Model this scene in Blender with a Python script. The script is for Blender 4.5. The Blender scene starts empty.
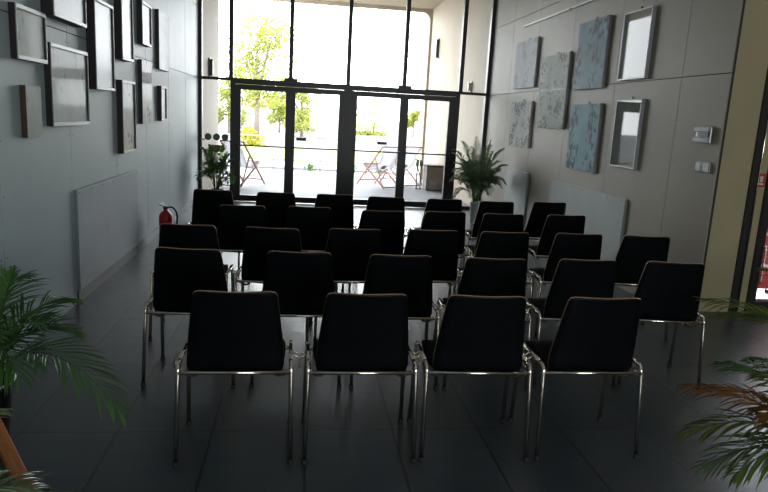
import bpy, bmesh, math, random
from mathutils import Vector, Matrix
random.seed(7)
scene = bpy.context.scene
C = scene.collection
PI = math.pi
XL, XR, YF = -1.69, 3.256, 11.41      # left wall, right wall, glazed front
ZT, ZJ, ZC = 2.03, 3.135, 4.4         # transom, upper joint, ceiling

# ---------------------------------------------------------------- materials
def new_mat(name):
    m = bpy.data.materials.new(name); m.use_nodes = True
    return m, m.node_tree.nodes, m.node_tree.links, m.node_tree.nodes['Principled BSDF']

def mat(name, col, rough=.5, metal=0., var=0., scale=8., bump=0., spec=None, trans=0., coat=0., stretch=None):
    m, n, l, b = new_mat(name)
    b.inputs['Base Color'].default_value = (*col, 1)
    b.inputs['Roughness'].default_value = rough
    b.inputs['Metallic'].default_value = metal
    if spec is not None: b.inputs['Specular IOR Level'].default_value = spec
    if coat: b.inputs['Coat Weight'].default_value = coat; b.inputs['Coat Roughness'].default_value = .1
    tc = n.new('ShaderNodeTexCoord'); mp = n.new('ShaderNodeMapping'); l.new(tc.outputs['Object'], mp.inputs['Vector'])
    if stretch: mp.inputs['Scale'].default_value = stretch
    nz = n.new('ShaderNodeTexNoise'); nz.inputs['Scale'].default_value = scale; nz.inputs['Detail'].default_value = 5
    l.new(mp.outputs['Vector'], nz.inputs['Vector'])
    if var:
        r = n.new('ShaderNodeValToRGB')
        r.color_ramp.elements[0].position = .3; r.color_ramp.elements[1].position = .7
        r.color_ramp.elements[0].color = (*[c * (1 - var) for c in col], 1)
        r.color_ramp.elements[1].color = (*[min(1, c * (1 + var)) for c in col], 1)
        l.new(nz.outputs['Fac'], r.inputs['Fac']); l.new(r.outputs['Color'], b.inputs['Base Color'])
    if bump:
        bp = n.new('ShaderNodeBump'); bp.inputs['Strength'].default_value = bump; bp.inputs['Distance'].default_value = .004
        l.new(nz.outputs['Fac'], bp.inputs['Height']); l.new(bp.outputs['Normal'], b.inputs['Normal'])
    if trans:
        t = n.new('ShaderNodeBsdfTranslucent'); t.inputs['Color'].default_value = (*[min(1, c * 1.6) for c in col], 1)
        mx = n.new('ShaderNodeMixShader'); mx.inputs[0].default_value = trans
        out = n['Material Output']
        l.new(b.outputs[0], mx.inputs[1]); l.new(t.outputs[0], mx.inputs[2]); l.new(mx.outputs[0], out.inputs['Surface'])
    return m

def mat_glass(name, tint=(1, 1, 1), refl=.9):
    m = bpy.data.materials.new(name); m.use_nodes = True
    n, l = m.node_tree.nodes, m.node_tree.links
    n.remove(n['Principled BSDF'])
    t = n.new('ShaderNodeBsdfTransparent'); t.inputs['Color'].default_value = (*tint, 1)
    g = n.new('ShaderNodeBsdfGlossy'); g.inputs['Roughness'].default_value = .01
    f = n.new('ShaderNodeFresnel'); f.inputs['IOR'].default_value = 1.45
    mu = n.new('ShaderNodeMath'); mu.operation = 'MULTIPLY'; mu.inputs[1].default_value = refl
    mx = n.new('ShaderNodeMixShader')
    l.new(f.outputs[0], mu.inputs[0]); l.new(mu.outputs[0], mx.inputs[0])
    l.new(t.outputs[0], mx.inputs[1]); l.new(g.outputs[0], mx.inputs[2]); l.new(mx.outputs[0], n['Material Output'].inputs['Surface'])
    return m

def mat_tiles():
    m, n, l, b = new_mat('slate_tiles')
    tc = n.new('ShaderNodeTexCoord'); mp = n.new('ShaderNodeMapping')
    mp.inputs['Location'].default_value = (.385 + .445 * 20, -3.02 + .87 * 20, 0)
    l.new(tc.outputs['Object'], mp.inputs['Vector'])
    br = n.new('ShaderNodeTexBrick'); br.offset = 0
    br.inputs['Scale'].default_value = 1; br.inputs['Brick Width'].default_value = .445; br.inputs['Row Height'].default_value = .87
    br.inputs['Mortar Size'].default_value = .006; br.inputs['Mortar Smooth'].default_value = .1
    br.inputs['Color1'].default_value = (.044, .060, .070, 1); br.inputs['Color2'].default_value = (.060, .078, .090, 1)
    br.inputs['Mortar'].default_value = (.010, .011, .012, 1)
    l.new(mp.outputs[0], br.inputs['Vector'])
    nz = n.new('ShaderNodeTexNoise'); nz.inputs['Scale'].default_value = 5; nz.inputs['Detail'].default_value = 8
    mp2 = n.new('ShaderNodeMapping'); mp2.inputs['Scale'].default_value = (1, 2.2, 1); l.new(tc.outputs['Object'], mp2.inputs['Vector']); l.new(mp2.outputs[0], nz.inputs['Vector'])
    mx = n.new('ShaderNodeMixRGB'); mx.blend_type = 'MULTIPLY'; mx.inputs[0].default_value = .5
    l.new(br.outputs['Color'], mx.inputs[1]); l.new(nz.outputs['Color'], mx.inputs[2]); l.new(mx.outputs[0], b.inputs['Base Color'])
    rr = n.new('ShaderNodeMapRange'); rr.inputs['To Min'].default_value = .27; rr.inputs['To Max'].default_value = .42
    l.new(nz.outputs['Fac'], rr.inputs['Value']); l.new(rr.outputs[0], b.inputs['Roughness'])
    ad = n.new('ShaderNodeMath'); ad.operation = 'MULTIPLY_ADD'; ad.inputs[1].default_value = -1.0
    l.new(br.outputs['Fac'], ad.inputs[0]); 
    sc_ = n.new('ShaderNodeMath'); sc_.operation = 'MULTIPLY'; sc_.inputs[1].default_value = .35
    l.new(nz.outputs['Fac'], sc_.inputs[0]); l.new(sc_.outputs[0], ad.inputs[2])
    bp = n.new('ShaderNodeBump'); bp.inputs['Strength'].default_value = .35; bp.inputs['Distance'].default_value = .004
    l.new(ad.outputs[0], bp.inputs['Height']); l.new(bp.outputs[0], b.inputs['Normal'])
    b.inputs['Specular IOR Level'].default_value = .85
    return m

def mat_art(name, base, low, mark, seed, nscale=4, thr=.6, tall=1., coat=0.):
    """blotchy abstract painting"""
    m, n, l, b = new_mat(name)
    tc = n.new('ShaderNodeTexCoord'); mp = n.new('ShaderNodeMapping'); mp.inputs['Location'].default_value = (seed, seed * 1.7, seed * .6)
    mp.inputs['Scale'].default_value = (1, 1, tall)
    l.new(tc.outputs['Object'], mp.inputs['Vector'])
    nz = n.new('ShaderNodeTexNoise'); nz.inputs['Scale'].default_value = nscale; nz.inputs['Detail'].default_value = 8; nz.inputs['Roughness'].default_value = .7
    l.new(mp.outputs[0], nz.inputs['Vector'])
    r1 = n.new('ShaderNodeValToRGB'); r1.color_ramp.elements[0].position = .35; r1.color_ramp.elements[1].position = .65
    r1.color_ramp.elements[0].color = (*low, 1); r1.color_ramp.elements[1].color = (*base, 1)
    l.new(nz.outputs['Fac'], r1.inputs['Fac'])
    n2 = n.new('ShaderNodeTexNoise'); n2.inputs['Scale'].default_value = nscale * 4.5; n2.inputs['Detail'].default_value = 4
    l.new(mp.outputs[0], n2.inputs['Vector'])
    n3 = n.new('ShaderNodeTexNoise'); n3.inputs['Scale'].default_value = nscale * .8; l.new(mp.outputs[0], n3.inputs['Vector'])
    mu = n.new('ShaderNodeMath'); mu.operation = 'MULTIPLY'; l.new(n2.outputs['Fac'], mu.inputs[0]); l.new(n3.outputs['Fac'], mu.inputs[1])
    r2 = n.new('ShaderNodeValToRGB'); r2.color_ramp.elements[0].position = thr * .5; r2.color_ramp.elements[1].position = thr * .5 + .025
    r2.color_ramp.elements[0].color = (0, 0, 0, 1); r2.color_ramp.elements[1].color = (1, 1, 1, 1)
    l.new(mu.outputs[0], r2.inputs['Fac'])
    mx = n.new('ShaderNodeMixRGB'); mx.inputs[2].default_value = (*mark, 1)
    l.new(r2.outputs['Color'], mx.inputs[0]); l.new(r1.outputs['Color'], mx.inputs[1]); l.new(mx.outputs[0], b.inputs['Base Color'])
    b.inputs['Roughness'].default_value = .6; b.inputs['Specular IOR Level'].default_value = .2
    if coat: b.inputs['Coat Weight'].default_value = coat; b.inputs['Coat Roughness'].default_value = .08
    return m

M = dict(
    tiles=mat_tiles(),
    wall_l=mat('pale_wall_board', (.46, .56, .58), .5, spec=.3, var=.06, scale=1.6, bump=.05),
    wall_r=mat('taupe_wall_board', (.30, .258, .195), .55, var=.07, scale=1.6, bump=.05),
    cream=mat('cream_plaster', (.42, .365, .215), .6, var=.05, scale=2),
    gap=mat('dark_gap', (.03, .03, .03), .8),
    ceil=mat('ceiling_paint', (.8, .8, .79), .8, var=.03, scale=2),
    metal_l=mat('brushed_grey_sheet', (.20, .245, .27), .5, .0, var=.1, scale=2.5),
    metal_r=mat('greenish_grey_sheet', (.25, .30, .27), .45, .0, var=.08, scale=2.5),
    kick=mat('dark_plinth', (.035, .04, .045), .5),
    frame=mat('dark_aluminium', (.035, .033, .034), .4, .3),
    glass=mat_glass('clear_glass'),
    black=mat('black_laminate', (.0022, .003, .0038), .45, var=.15, scale=30, spec=.13),
    edge=mat('plywood_edge', (.42, .25, .15), .35, var=.25, scale=60, spec=.6),
    chrome=mat('chrome', (.88, .79, .67), .16, 1., var=.03, scale=40),
    rubber=mat('black_rubber', (.01, .01, .01), .7),
    pot_b=mat('black_plastic', (.015, .015, .016), .3), pot_w=mat('white_ceramic', (.75, .75, .74), .25),
    soil=mat('potting_soil', (.04, .025, .015), .95, var=.4, scale=60, bump=1),
    leaf=mat('palm_leaf', (.07, .175, .04), .32, var=.3, scale=7, trans=.22, spec=.6),
    leaf_pale=mat('pale_palm_leaf', (.19, .27, .14), .2, var=.55, scale=7, trans=.25, spec=.8),
    leaf_dry=mat('dry_palm_leaf', (.30, .13, .03), .5, var=.4, scale=9, trans=.2),
    leaf_y=mat('yellow_green_palm_leaf', (.14, .20, .03), .4, var=.3, scale=8, trans=.25),
    stem=mat('green_stem', (.10, .13, .04), .45, var=.3, scale=14),
    orange=mat('orange_stained_wood', (.62, .19, .03), .4, var=.2, scale=6, stretch=(1, 12, 12), bump=.2),
    red=mat('red_enamel', (.55, .012, .02), .3, var=.05, scale=5), white=mat('white_plastic', (.72, .72, .70), .4, var=.03, scale=6),
    steel=mat('dull_steel', (.42, .43, .44), .35, .8, var=.1, scale=12), dark=mat('dark_plastic', (.02, .022, .024), .4),
    silver=mat('silver_moulding', (.36, .38, .39), .4, .1, var=.08, scale=10),
    brown=mat('dark_brown_wood', (.018, .011, .014), .5, var=.3, scale=20, stretch=(1, 1, .2)),
    redbrown=mat('reddish_wood', (.06, .028, .02), .5, var=.3, scale=20),
    c_pale=mat('pale_blue_canvas', (.42, .50, .56), .38, var=.04, scale=2, coat=.04, spec=.25),
    c_white=mat('white_canvas', (.52, .58, .62), .38, var=.03, scale=2, coat=.04, spec=.25),
    c_green=mat_art('grey_green_canvas', (.58, .66, .60), (.46, .54, .48), (.34, .40, .34), 3, 3, .72, .5, coat=.12),
    c_smoke=mat_art('smoky_canvas', (.52, .55, .55), (.30, .33, .34), (.25, .26, .26), 8, 2.2, .8, coat=.12),
    c_cream=mat_art('creamy_canvas', (.62, .62, .56), (.50, .49, .44), (.33, .31, .28), 5, 3, .66, coat=.12),
    a1=mat_art('pale_winter_painting', (.58,.62,.645), (.42,.48,.52), (.25, .31, .34), 11, 5, .60, .6),
    a2=mat_art('grey_green_painting', (.46,.50,.44), (.33,.37,.33), (.10, .11, .11), 2.3, 5, .56),
    a3=mat_art('blue_painting', (.25,.40,.46), (.13,.26,.34), (.03, .06, .09), 23, 4, .57, .7),
    a5=mat_art('white_black_painting', (.60,.60,.575), (.45,.45,.44), (.07, .08, .08), 31, 6, .50),
    a6=mat_art('turquoise_painting', (.27,.47,.52), (.12,.33,.43), (.02, .07, .10), 43, 4, .56, .7),
    mirror=mat('picture_glass_over_grey', (.18, .195, .17), .03, 0., spec=.15),
    sign_g=mat('green_sticker', (.10, .17, .09), .5), sign_k=mat('olive_notice', (.22, .25, .08), .6, var=.2, scale=30),
    poster_r=mat('red_poster', (.50, .03, .04), .5, var=.15, scale=12), sign_r=mat('red_sign', (.55, .05, .03), .5),
    porch=mat('pale_render', (.29, .24, .175), .7, var=.05, scale=2),
    pave=mat('pale_paving', (.15, .152, .165), .7, var=.08, scale=4),
    lawn=mat('lawn', (.085, .10, .012), .9, var=.3, scale=1.2), path=mat('pale_gravel', (.2,.195,.185), .9, var=.1, scale=6),
    road=mat('asphalt', (.095,.082,.080), .9, var=.1, scale=2),
    tree_leaf=mat('yellow_green_leaf', (.20, .215, .03), .6, var=.35, scale=1.5, trans=.4), bark=mat('bark', (.16, .13, .10), .9, var=.3, scale=14),
    bush=mat('flower_yellow_leaf', (.26, .24, .01), .6, var=.25, scale=3, trans=.3), hedge=mat('pale_shrub_leaf', (.10,.15,.05), .6, var=.3, scale=3, trans=.3),
    cloth=mat('deckchair_canvas', (.55,.54,.56), .8, var=.05, scale=12, trans=.5), pink=mat('pink_print', (.40,.15,.19), .8),
    deck=mat('varnished_red_wood', (.30, .09, .05), .45, var=.2, scale=20), bin=mat('beige_metal', (.22,.19,.165), .5, var=.05, scale=5),
    house=mat('distant_plaster', (.3,.28,.27), .8, var=.06, scale=1), roof=mat('distant_roof', (.35, .25, .22), .8), win=mat('distant_window', (.12, .14, .16), .2),
    van=mat('white_paint', (.8, .8, .8), .3), railm=mat('grey_steel_rail', (.25, .25, .26), .4, .6),
)

# ---------------------------------------------------------------- helpers
def box(bm, lo, hi, mi=0, bevel=0.):
    (x0, y0, z0), (x1, y1, z1) = lo, hi
    v = [bm.verts.new(c) for c in ((x0, y0, z0), (x1, y0, z0), (x1, y1, z0), (x0, y1, z0), (x0, y0, z1), (x1, y0, z1), (x1, y1, z1), (x0, y1, z1))]
    fs = [bm.faces.new([v[i] for i in q]) for q in ((0, 3, 2, 1), (4, 5, 6, 7), (0, 1, 5, 4), (1, 2, 6, 5), (2, 3, 7, 6), (3, 0, 4, 7))]
    for f in fs: f.material_index = mi
    if bevel:
        es = list({e for f in fs for e in f.edges})
        r = bmesh.ops.bevel(bm, geom=es, offset=bevel, segments=2, affect='EDGES', profile=.5)
        for f in r['faces']: f.material_index = mi
    return fs

def beam(bm, a, b, w, h, mi=0, up=Vector((0, 0, 1))):
    a, b = Vector(a), Vector(b); d = (b - a).normalized()
    s = d.cross(up); s = s.normalized() if s.length > 1e-4 else Vector((1, 0, 0)); u = s.cross(d)
    v = [bm.verts.new(p + s * sx * w / 2 + u * sz * h / 2) for p in (a, b) for sx, sz in ((-1, -1), (1, -1), (1, 1), (-1, 1))]
    for q in ((0, 1, 2, 3), (7, 6, 5, 4), (0, 4, 5, 1), (1, 5, 6, 2), (2, 6, 7, 3), (3, 7, 4, 0)):
        f = bm.faces.new([v[i] for i in q]); f.material_index = mi

def tube(bm, pts, r, seg=10, mi=0, cap=True):
    pts = [Vector(p) for p in pts]; n = len(pts)
    rs = r if isinstance(r, (list, tuple)) else [r] * n
    t0 = (pts[1] - pts[0]).normalized()
    s = t0.cross(Vector((0, 0, 1)))
    if s.length < 1e-3: s = Vector((1, 0, 0))
    s.normalize(); rings = []
    for i, p in enumerate(pts):
        t = (pts[min(i + 1, n - 1)] - pts[max(i - 1, 0)]).normalized()
        s = (s - t * s.dot(t)).normalized(); u = t.cross(s)
        rings.append([bm.verts.new(p + (s * math.cos(a) + u * math.sin(a)) * rs[i]) for a in [2 * PI * k / seg for k in range(seg)]])
    for a, b in zip(rings, rings[1:]):
        for k in range(seg):
            f = bm.faces.new((a[k], a[(k + 1) % seg], b[(k + 1) % seg], b[k])); f.smooth = True; f.material_index = mi
    if cap:
        for q in (rings[0][::-1], rings[-1]): f = bm.faces.new(q); f.material_index = mi

def lathe(bm, prof, seg=32, c=(0, 0, 0), mi=0):
    rings = []
    for r, z in prof:
        rings.append([bm.verts.new((c[0] + r * math.cos(2 * PI * k / seg), c[1] + r * math.sin(2 * PI * k / seg), c[2] + z)) for k in range(seg)])
    for a, b in zip(rings, rings[1:]):
        for k in range(seg):
            f = bm.faces.new((a[k], a[(k + 1) % seg], b[(k + 1) % seg], b[k])); f.smooth = True; f.material_index = mi
    for q in (rings[0][::-1], rings[-1]):
        f = bm.faces.new(q); f.material_index = mi

def fillet(pts, rad, n=5):
    pts = [Vector(p) for p in pts]; out = [pts[0]]
    for i in range(1, len(pts) - 1):
        a, b, c = pts[i - 1], pts[i], pts[i + 1]
        d1 = (a - b); d2 = (c - b); r = min(rad, d1.length * .49, d2.length * .49)
        p, q = b + d1.normalized() * r, b + d2.normalized() * r
        for k in range(n + 1):
            t = k / n; out.append(p * (1 - t) ** 2 + b * 2 * t * (1 - t) + q * t * t)
    out.append(pts[-1]); return out

def bez(a, b, c, t): return a * (1 - t) ** 2 + b * 2 * t * (1 - t) + c * t * t

def obj(name, bm, mats, parent=None, norm=False):
    if norm: bmesh.ops.recalc_face_normals(bm, faces=bm.faces)
    me = bpy.data.meshes.new(name); bm.to_mesh(me); bm.free()
    for m in (mats if isinstance(mats, (list, tuple)) else [mats]): me.materials.append(m if not isinstance(m, str) else M[m])
    o = bpy.data.objects.new(name, me); C.objects.link(o)
    if parent: o.parent = parent
    return o

def thing(name, label, cat, loc=(0, 0, 0), rotz=0., group=None, kind=None):
    o = bpy.data.objects.new(name, None); o.empty_display_size = .1; C.objects.link(o)
    o.location = loc; o.rotation_euler = (0, 0, rotz)
    return tag(o, label, cat, group, kind)

def tag(o, label, cat, group=None, kind=None):
    o['label'] = label; o['category'] = cat
    if group: o['group'] = group
    if kind: o['kind'] = kind
    return o

def copy_tree(o, parent=None):
    c = o.copy(); C.objects.link(c)
    if parent: c.parent = parent
    for ch in list(o.children):
        copy_tree(ch, c)
    return c

BM = bmesh.new

# ---------------------------------------------------------------- room shell
b = BM(); box(b, (-1.9, -4.2, -.2), (6.2, YF + .06, 0))
tag(obj('floor', b, 'tiles'), 'dark slate tiled hall floor with thin joints', 'floor', kind='structure')

def panel_wall(name, x_face, sgn, ys, zs, y0, y1, m, label):
    b = BM(); g = .0035
    box(b, *sorted_box((x_face + sgn * .012, y0, 0), (x_face + sgn * .03, y1, ZC)), mi=1)
    box(b, *sorted_box((x_face + sgn * .03, max(y0, 5.33 if sgn > 0 else y0), 0), (x_face + sgn * .22, y1, ZC)), mi=1)
    for ya, yb in zip(ys, ys[1:]):
        for za, zb in zip(zs, zs[1:]):
            box(b, *sorted_box((x_face, ya + g, za + (g if za else 0)), (x_face + sgn * .0125, yb - g, zb - g)), mi=0)
    return tag(obj(name, b, [m, 'gap']), label, 'wall', kind='structure')

def sorted_box(a, c):
    return tuple(min(p, q) for p, q in zip(a, c)), tuple(max(p, q) for p, q in zip(a, c))

panel_wall('wall_left', XL, -1, [-4, -3.3, -2.1, -.9, .3, 1.53, 2.74, 3.95, 5.15, 6.38, 7.6, 8.84, 10.1, YF], [0, ZT, ZJ, ZC], -4, YF, 'wall_l', 'pale grey panelled wall hung with framed pictures')
panel_wall('wall_right', XR, 1, [4.77, 5.43, 6.66, 7.89, 9.09, 10.25, YF], [0, ZT, ZJ, ZC], 4.77, YF, 'wall_r', 'taupe grey panelled wall hung with paintings')
# small screw heads along the joints of the left wall
for nm, X, s, js in (('wall_left', XL, 1, [3.95, 5.15, 6.38, 7.6, 8.84]), ('wall_right', XR, -1, [5.43, 6.66, 7.89, 9.09])):
    b = BM()
    for y in js:
        for z in [.28, .62, .98, 1.3, 1.66, 1.96]:
            for dy in (-.035, .035):
                box(b, (X - .0015, y + dy - .004, z - .004), (X + .0015, y + dy + .004, z + .004))
    obj('wall_screw', b, 'dark', bpy.data.objects[nm])['kind'] = 'stuff'
b = BM(); box(b, (-1.9, -4.2, ZC), (6.2, YF + .06, ZC + .2))
tag(obj('ceiling', b, 'ceil'), 'pale ceiling above the hall', 'ceiling', kind='structure')
b = BM(); box(b, (3.287, 5.2, 0), (3.87, 5.32, ZC))
tag(obj('wall_niche', b, 'cream'), 'cream plastered wall strip beside the dark side door', 'wall', kind='structure')
b = BM(); box(b, (3.87, 5.2, 2.9), (6.0, 5.32, ZC)); box(b, (5.2, 5.2, 0), (6.0, 5.32, 2.9))
tag(obj('wall_side', b, 'cream'), 'cream wall around the side door', 'wall', kind='structure')
# unseen wall behind the camera; its window is added to let in fill light
b = BM(); box(b, (-1.9, -4.2, 0), (6.2, -4.0, .9)); box(b, (-1.9, -4.2, 2.4), (6.2, -4.0, ZC)); box(b, (-1.9, -4.2, .9), (.3, -4.0, 2.4)); box(b, (4.3, -4.2, .9), (6.2, -4.0, 2.4))
tag(obj('wall_back', b, 'cream'), 'wall behind the viewer with an added fill light window', 'wall', kind='structure')
b = BM()
for x in (.3, 1.6, 2.95, 4.24): box(b, (x, -4.15, .9), (x + .06, -4.05, 2.4))
box(b, (.36, -4.15, .9), (4.24, -4.05, .96)); box(b, (.36, -4.15, 2.34), (4.24, -4.05, 2.4))
wb = tag(obj('fill_window', b, 'frame'), 'unseen window added behind the viewer for fill light', 'window', kind='structure')
b = BM(); box(b, (.36, -4.104, .96), (4.24, -4.096, 2.34)); obj('pane', b, 'glass', wb)
b = BM(); box(b, (6.0, -4.0, 0), (6.2, 5.32, ZC))
tag(obj('wall_far_right', b, 'wall_r'), 'side wall of the lobby', 'wall', kind='structure')
# pale skirting on the left wall beyond the radiator cover
b = BM(); box(b, (XL, 7.05, 0), (XL + .012, YF - .06, .095), 0, .002)
tag(obj('baseboard_left', b, 'metal_l'), 'low grey skirting along the left wall', 'baseboard', kind='structure')
b = BM(); box(b, (XR - .012, 4.78, 0), (XR, YF - .06, .095), 0, .002)
tag(obj('baseboard_right', b, 'wall_r'), 'low skirting along the right wall', 'baseboard', kind='structure')

def radiator_cover(y0, y1, X, s, m, label, zt=.885):
    t = thing('radiator_cover', label, 'radiator cover', (X, (y0 + y1) / 2, 0), 0, 'flat metal radiator covers low on the walls')
    h = (y1 - y0) / 2
    b = BM(); box(b, *sorted_box((0.0005 * s, -h, .1), (.028 * s, h, zt)), 0, .003); obj('cover_plate', b, m, t)
    b = BM(); box(b, *sorted_box((0.0005 * s, -h, 0), (.014 * s, h, .0985)), 0); obj('kick_board', b, 'kick', t)
    for k in range(7):
        b = BM(); box(b, *sorted_box((.0275 * s, -h + .05 + k * (2 * h - .1) / 6, zt - .03), (.0305 * s, -h + .062 + k * (2 * h - .1) / 6, zt - .018))); obj('screw', b, 'dark', t)
    return t
radiator_cover(5.16, 7.03, XL, 1, 'metal_l', 'wide blue grey metal panel low on the left wall below the pictures')
radiator_cover(6.09, 8.08, XR, -1, 'metal_r', 'long pale green grey panel low on the right wall behind the chairs')
radiator_cover(8.95, 9.9, XR, -1, 'metal_r', 'shorter grey panel low on the right wall near the palm')

# ---------------------------------------------------------------- glazed front
MX = [XL + .028, -1.165, -.183, .786, 1.754, 2.745, XR - .028]
def frame_obj(name, boxes, label, cat='window'):
    b = BM()
    for lo, hi in boxes: box(b, lo, hi)
    return tag(obj(name, b, 'frame'), label, cat, kind='structure')
d0, d1 = YF - .05, YF + .05
w1 = frame_obj('window_1', [((x - (.034 if 0 < i < 6 else .028), d0, ZT + .035), (x + (.034 if 0 < i < 6 else .028), d1, ZC)) for i, x in enumerate(MX)], 'tall glazing with slim dark mullions above the doors')
for i, (a, c) in enumerate(zip(MX, MX[1:])):
    b = BM(); box(b, (a + .028, YF - .004, ZT + .03), (c - .028, YF + .004, ZC)); obj('pane', b, 'glass', w1)
w2 = frame_obj('window_2', [((XL, d0, 0), (XL + .056, d1, ZT + .035)), ((XL + .056, d0, ZT - .01), (-1.17, d1, ZT + .035)), ((XL + .056, d0, 0), (-1.17, d1, .06))], 'narrow dark framed side pane left of the doors')
b = BM(); box(b, (XL + .056, YF - .004, .06), (-1.17, YF + .004, ZT - .01)); obj('pane', b, 'glass', w2)
b = BM(); box(b, (XL + .05, YF - .085, 1.02), (XL + .11, YF - .0505, 1.05)); obj('window_catch', b, 'steel', w2)
w3 = frame_obj('window_3', [((XR - .056, d0, 0), (XR, d1, ZT + .035)), ((2.745, d0, ZT - .01), (XR - .056, d1, ZT + .035)), ((2.745, d0, 0), (XR - .056, d1, .06))], 'narrow dark framed side pane right of the doors')
b = BM(); box(b, (2.745, YF - .004, .06), (XR - .056, YF + .004, ZT - .01)); obj('pane', b, 'glass', w3)
# fixed door frame: jambs, header, centre post
fr = frame_obj('trim_1', [((-1.17, d0 - .01, 0), (-1.09, d1, ZT + .035)), ((2.665, d0 - .01, 0), (2.745, d1, ZT + .035)), ((-1.09, d0 - .01, 1.975), (2.665, d1, ZT + .035)), ((.73, d0 - .01, 0), (.87, d1, 1.975))], 'dark frame with centre post around the two double doors', 'door frame')
for x in (-.178, 1.755):
    b = BM(); box(b, (x - .11, d0 - .065, 2.0), (x + .11, d0 - .011, 2.11), 0, .006); obj('door_sensor', b, 'dark', fr)

def door(n, x0, x1, s0, s1, label, pull=None):
    """leaf from x0 to x1 with stile widths s0, s1"""
    b = BM()
    box(b, (x0, d0, .012), (x0 + s0, d1 - .02, 1.97)); box(b, (x1 - s1, d0, .012), (x1, d1 - .02, 1.97))
    box(b, (x0 + s0, d0, 1.885), (x1 - s1, d1 - .02, 1.97)); box(b, (x0 + s0, d0, .012), (x1 - s1, d1 - .02, .115))
    o = tag(obj('door_%d' % n, b, 'frame'), label, 'door', kind='structure')
    b = BM(); box(b, (x0 + s0, YF - .01, .115), (x1 - s1, YF - .002, 1.885)); obj('pane', b, 'glass', o)
    b = BM(); tube(b, [(x0 + .03, d0 - .055, .965), (x1 - .03, d0 - .055, .965)], .0125, 10); pb = obj('push_bar', b, 'frame', o)
    for xx in (x0 + .045, x1 - .045):
        b = BM(); box(b, (xx - .02, d0 - .07, .94), (xx + .02, d0 - .001, .99), 0, .004); obj('bar_bracket', b, 'frame', pb)
    if pull:
        b = BM(); box(b, (pull - .085, YF - .03, 1.085), (pull + .085, YF - .0105, 1.135), 0, .004); obj('lock_plate', b, 'dark', o)
door(1, -1.09, -.1752, .09, .08, 'leftmost glazed door leaf of the four')
door(2, -.1748, .73, .08, .085, 'second glazed door leaf from the left', .02)
door(3, .87, 1.7748, .085, .075, 'third glazed door leaf from the left', 1.42)
door(4, 1.7752, 2.665, .072, .105, 'rightmost glazed door leaf of the four')

for i, x in enumerate((-1.54, -1.40, -1.26)):
    b = BM(); lathe(b, [(.058, 0), (.058, .0015)], 28); o = obj('round_sticker', b, 'sign_g')
    o.rotation_euler = (PI / 2, 0, 0); o.location = (x, YF - .0045, 1.078)
    tag(o, 'round dark green sticker on the side pane, %s of three in a row' % ('left', 'middle', 'right')[i], 'sticker', 'round green stickers on the side pane')
b = BM(); box(b, (-1.53, YF - .007, .83), (-1.275, YF - .0045, .945)); tag(obj('notice', b, 'sign_k'), 'small olive rectangular notice on the glass below the round stickers', 'notice')

# side door in the right recess
f = frame_obj('door_5', [((3.872, 5.18, 0), (3.94, 5.3, 2.9)), ((4.05, 5.19, 0), (4.115, 5.3, 2.9)), ((5.1, 5.19, 0), (5.2, 5.3, 2.9)), ((4.115, 5.19, 0), (5.1, 5.3, .1)), ((4.115, 5.19, 2.8), (5.1, 5.3, 2.9)), ((3.94, 5.19, 2.82), (4.05, 5.3, 2.9))], 'dark framed glazed side door at the right edge', 'door')
b = BM(); box(b, (4.115, 5.24, .1), (5.1, 5.248, 2.8)); obj('pane', b, 'glass', f)
b = BM(); box(b, (3.94, 5.23, 0), (4.05, 5.27, 2.82)); obj('side_strip', b, 'cream', f)
b = BM(); tube(b, [(3.935, 5.172, 0.02), (3.935, 5.172, 2.88)], .007, 8); obj('edge_bar', b, 'chrome', f)
b = BM(); tube(b, fillet([(4.085, 5.19, .28), (4.085, 5.13, .28), (4.085, 5.13, .62), (4.085, 5.19, .62)], .03), .009, 8); obj('handle', b, 'chrome', f)
# red fire symbol
b = BM(); box(b, (3.965, 5.2265, 1.13), (4.045, 5.2298, 1.25), 0)
box(b, (3.978, 5.2255, 1.15), (4.03, 5.2263, 1.165), 1); box(b, (3.99, 5.2255, 1.175), (4.02, 5.2263, 1.225), 1); box(b, (3.978, 5.2255, 1.205), (3.986, 5.2263, 1.23), 1)
tag(obj('fire_sign', b, ['sign_r', 'white']), 'small red sign with white fire symbol on the cream strip by the side door', 'sign')
t = thing('poster_stand', 'red poster with white stripes behind the glass of the side door', 'poster', (4.55, 5.75, 0))
b = BM(); box(b, (-.3, 0, .08), (.35, .03, 1.15)); obj('poster_board', b, 'poster_r', t)
for z, h in ((.3, .03), (.62, .03), (.75, .05), (.95, .02)):
    b = BM(); box(b, (-.28, -.004, z), (.2, -.0005, z + h)); obj('white_stripe', b, 'white', t)
b = BM(); 
for x in (-.22, .27): box(b, (x - .02, .031, 0), (x + .02, .06, 1.0)); box(b, (x - .02, -.12, 0), (x + .02, .2, .03))
obj('stand_foot', b, 'dark', t)

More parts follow.
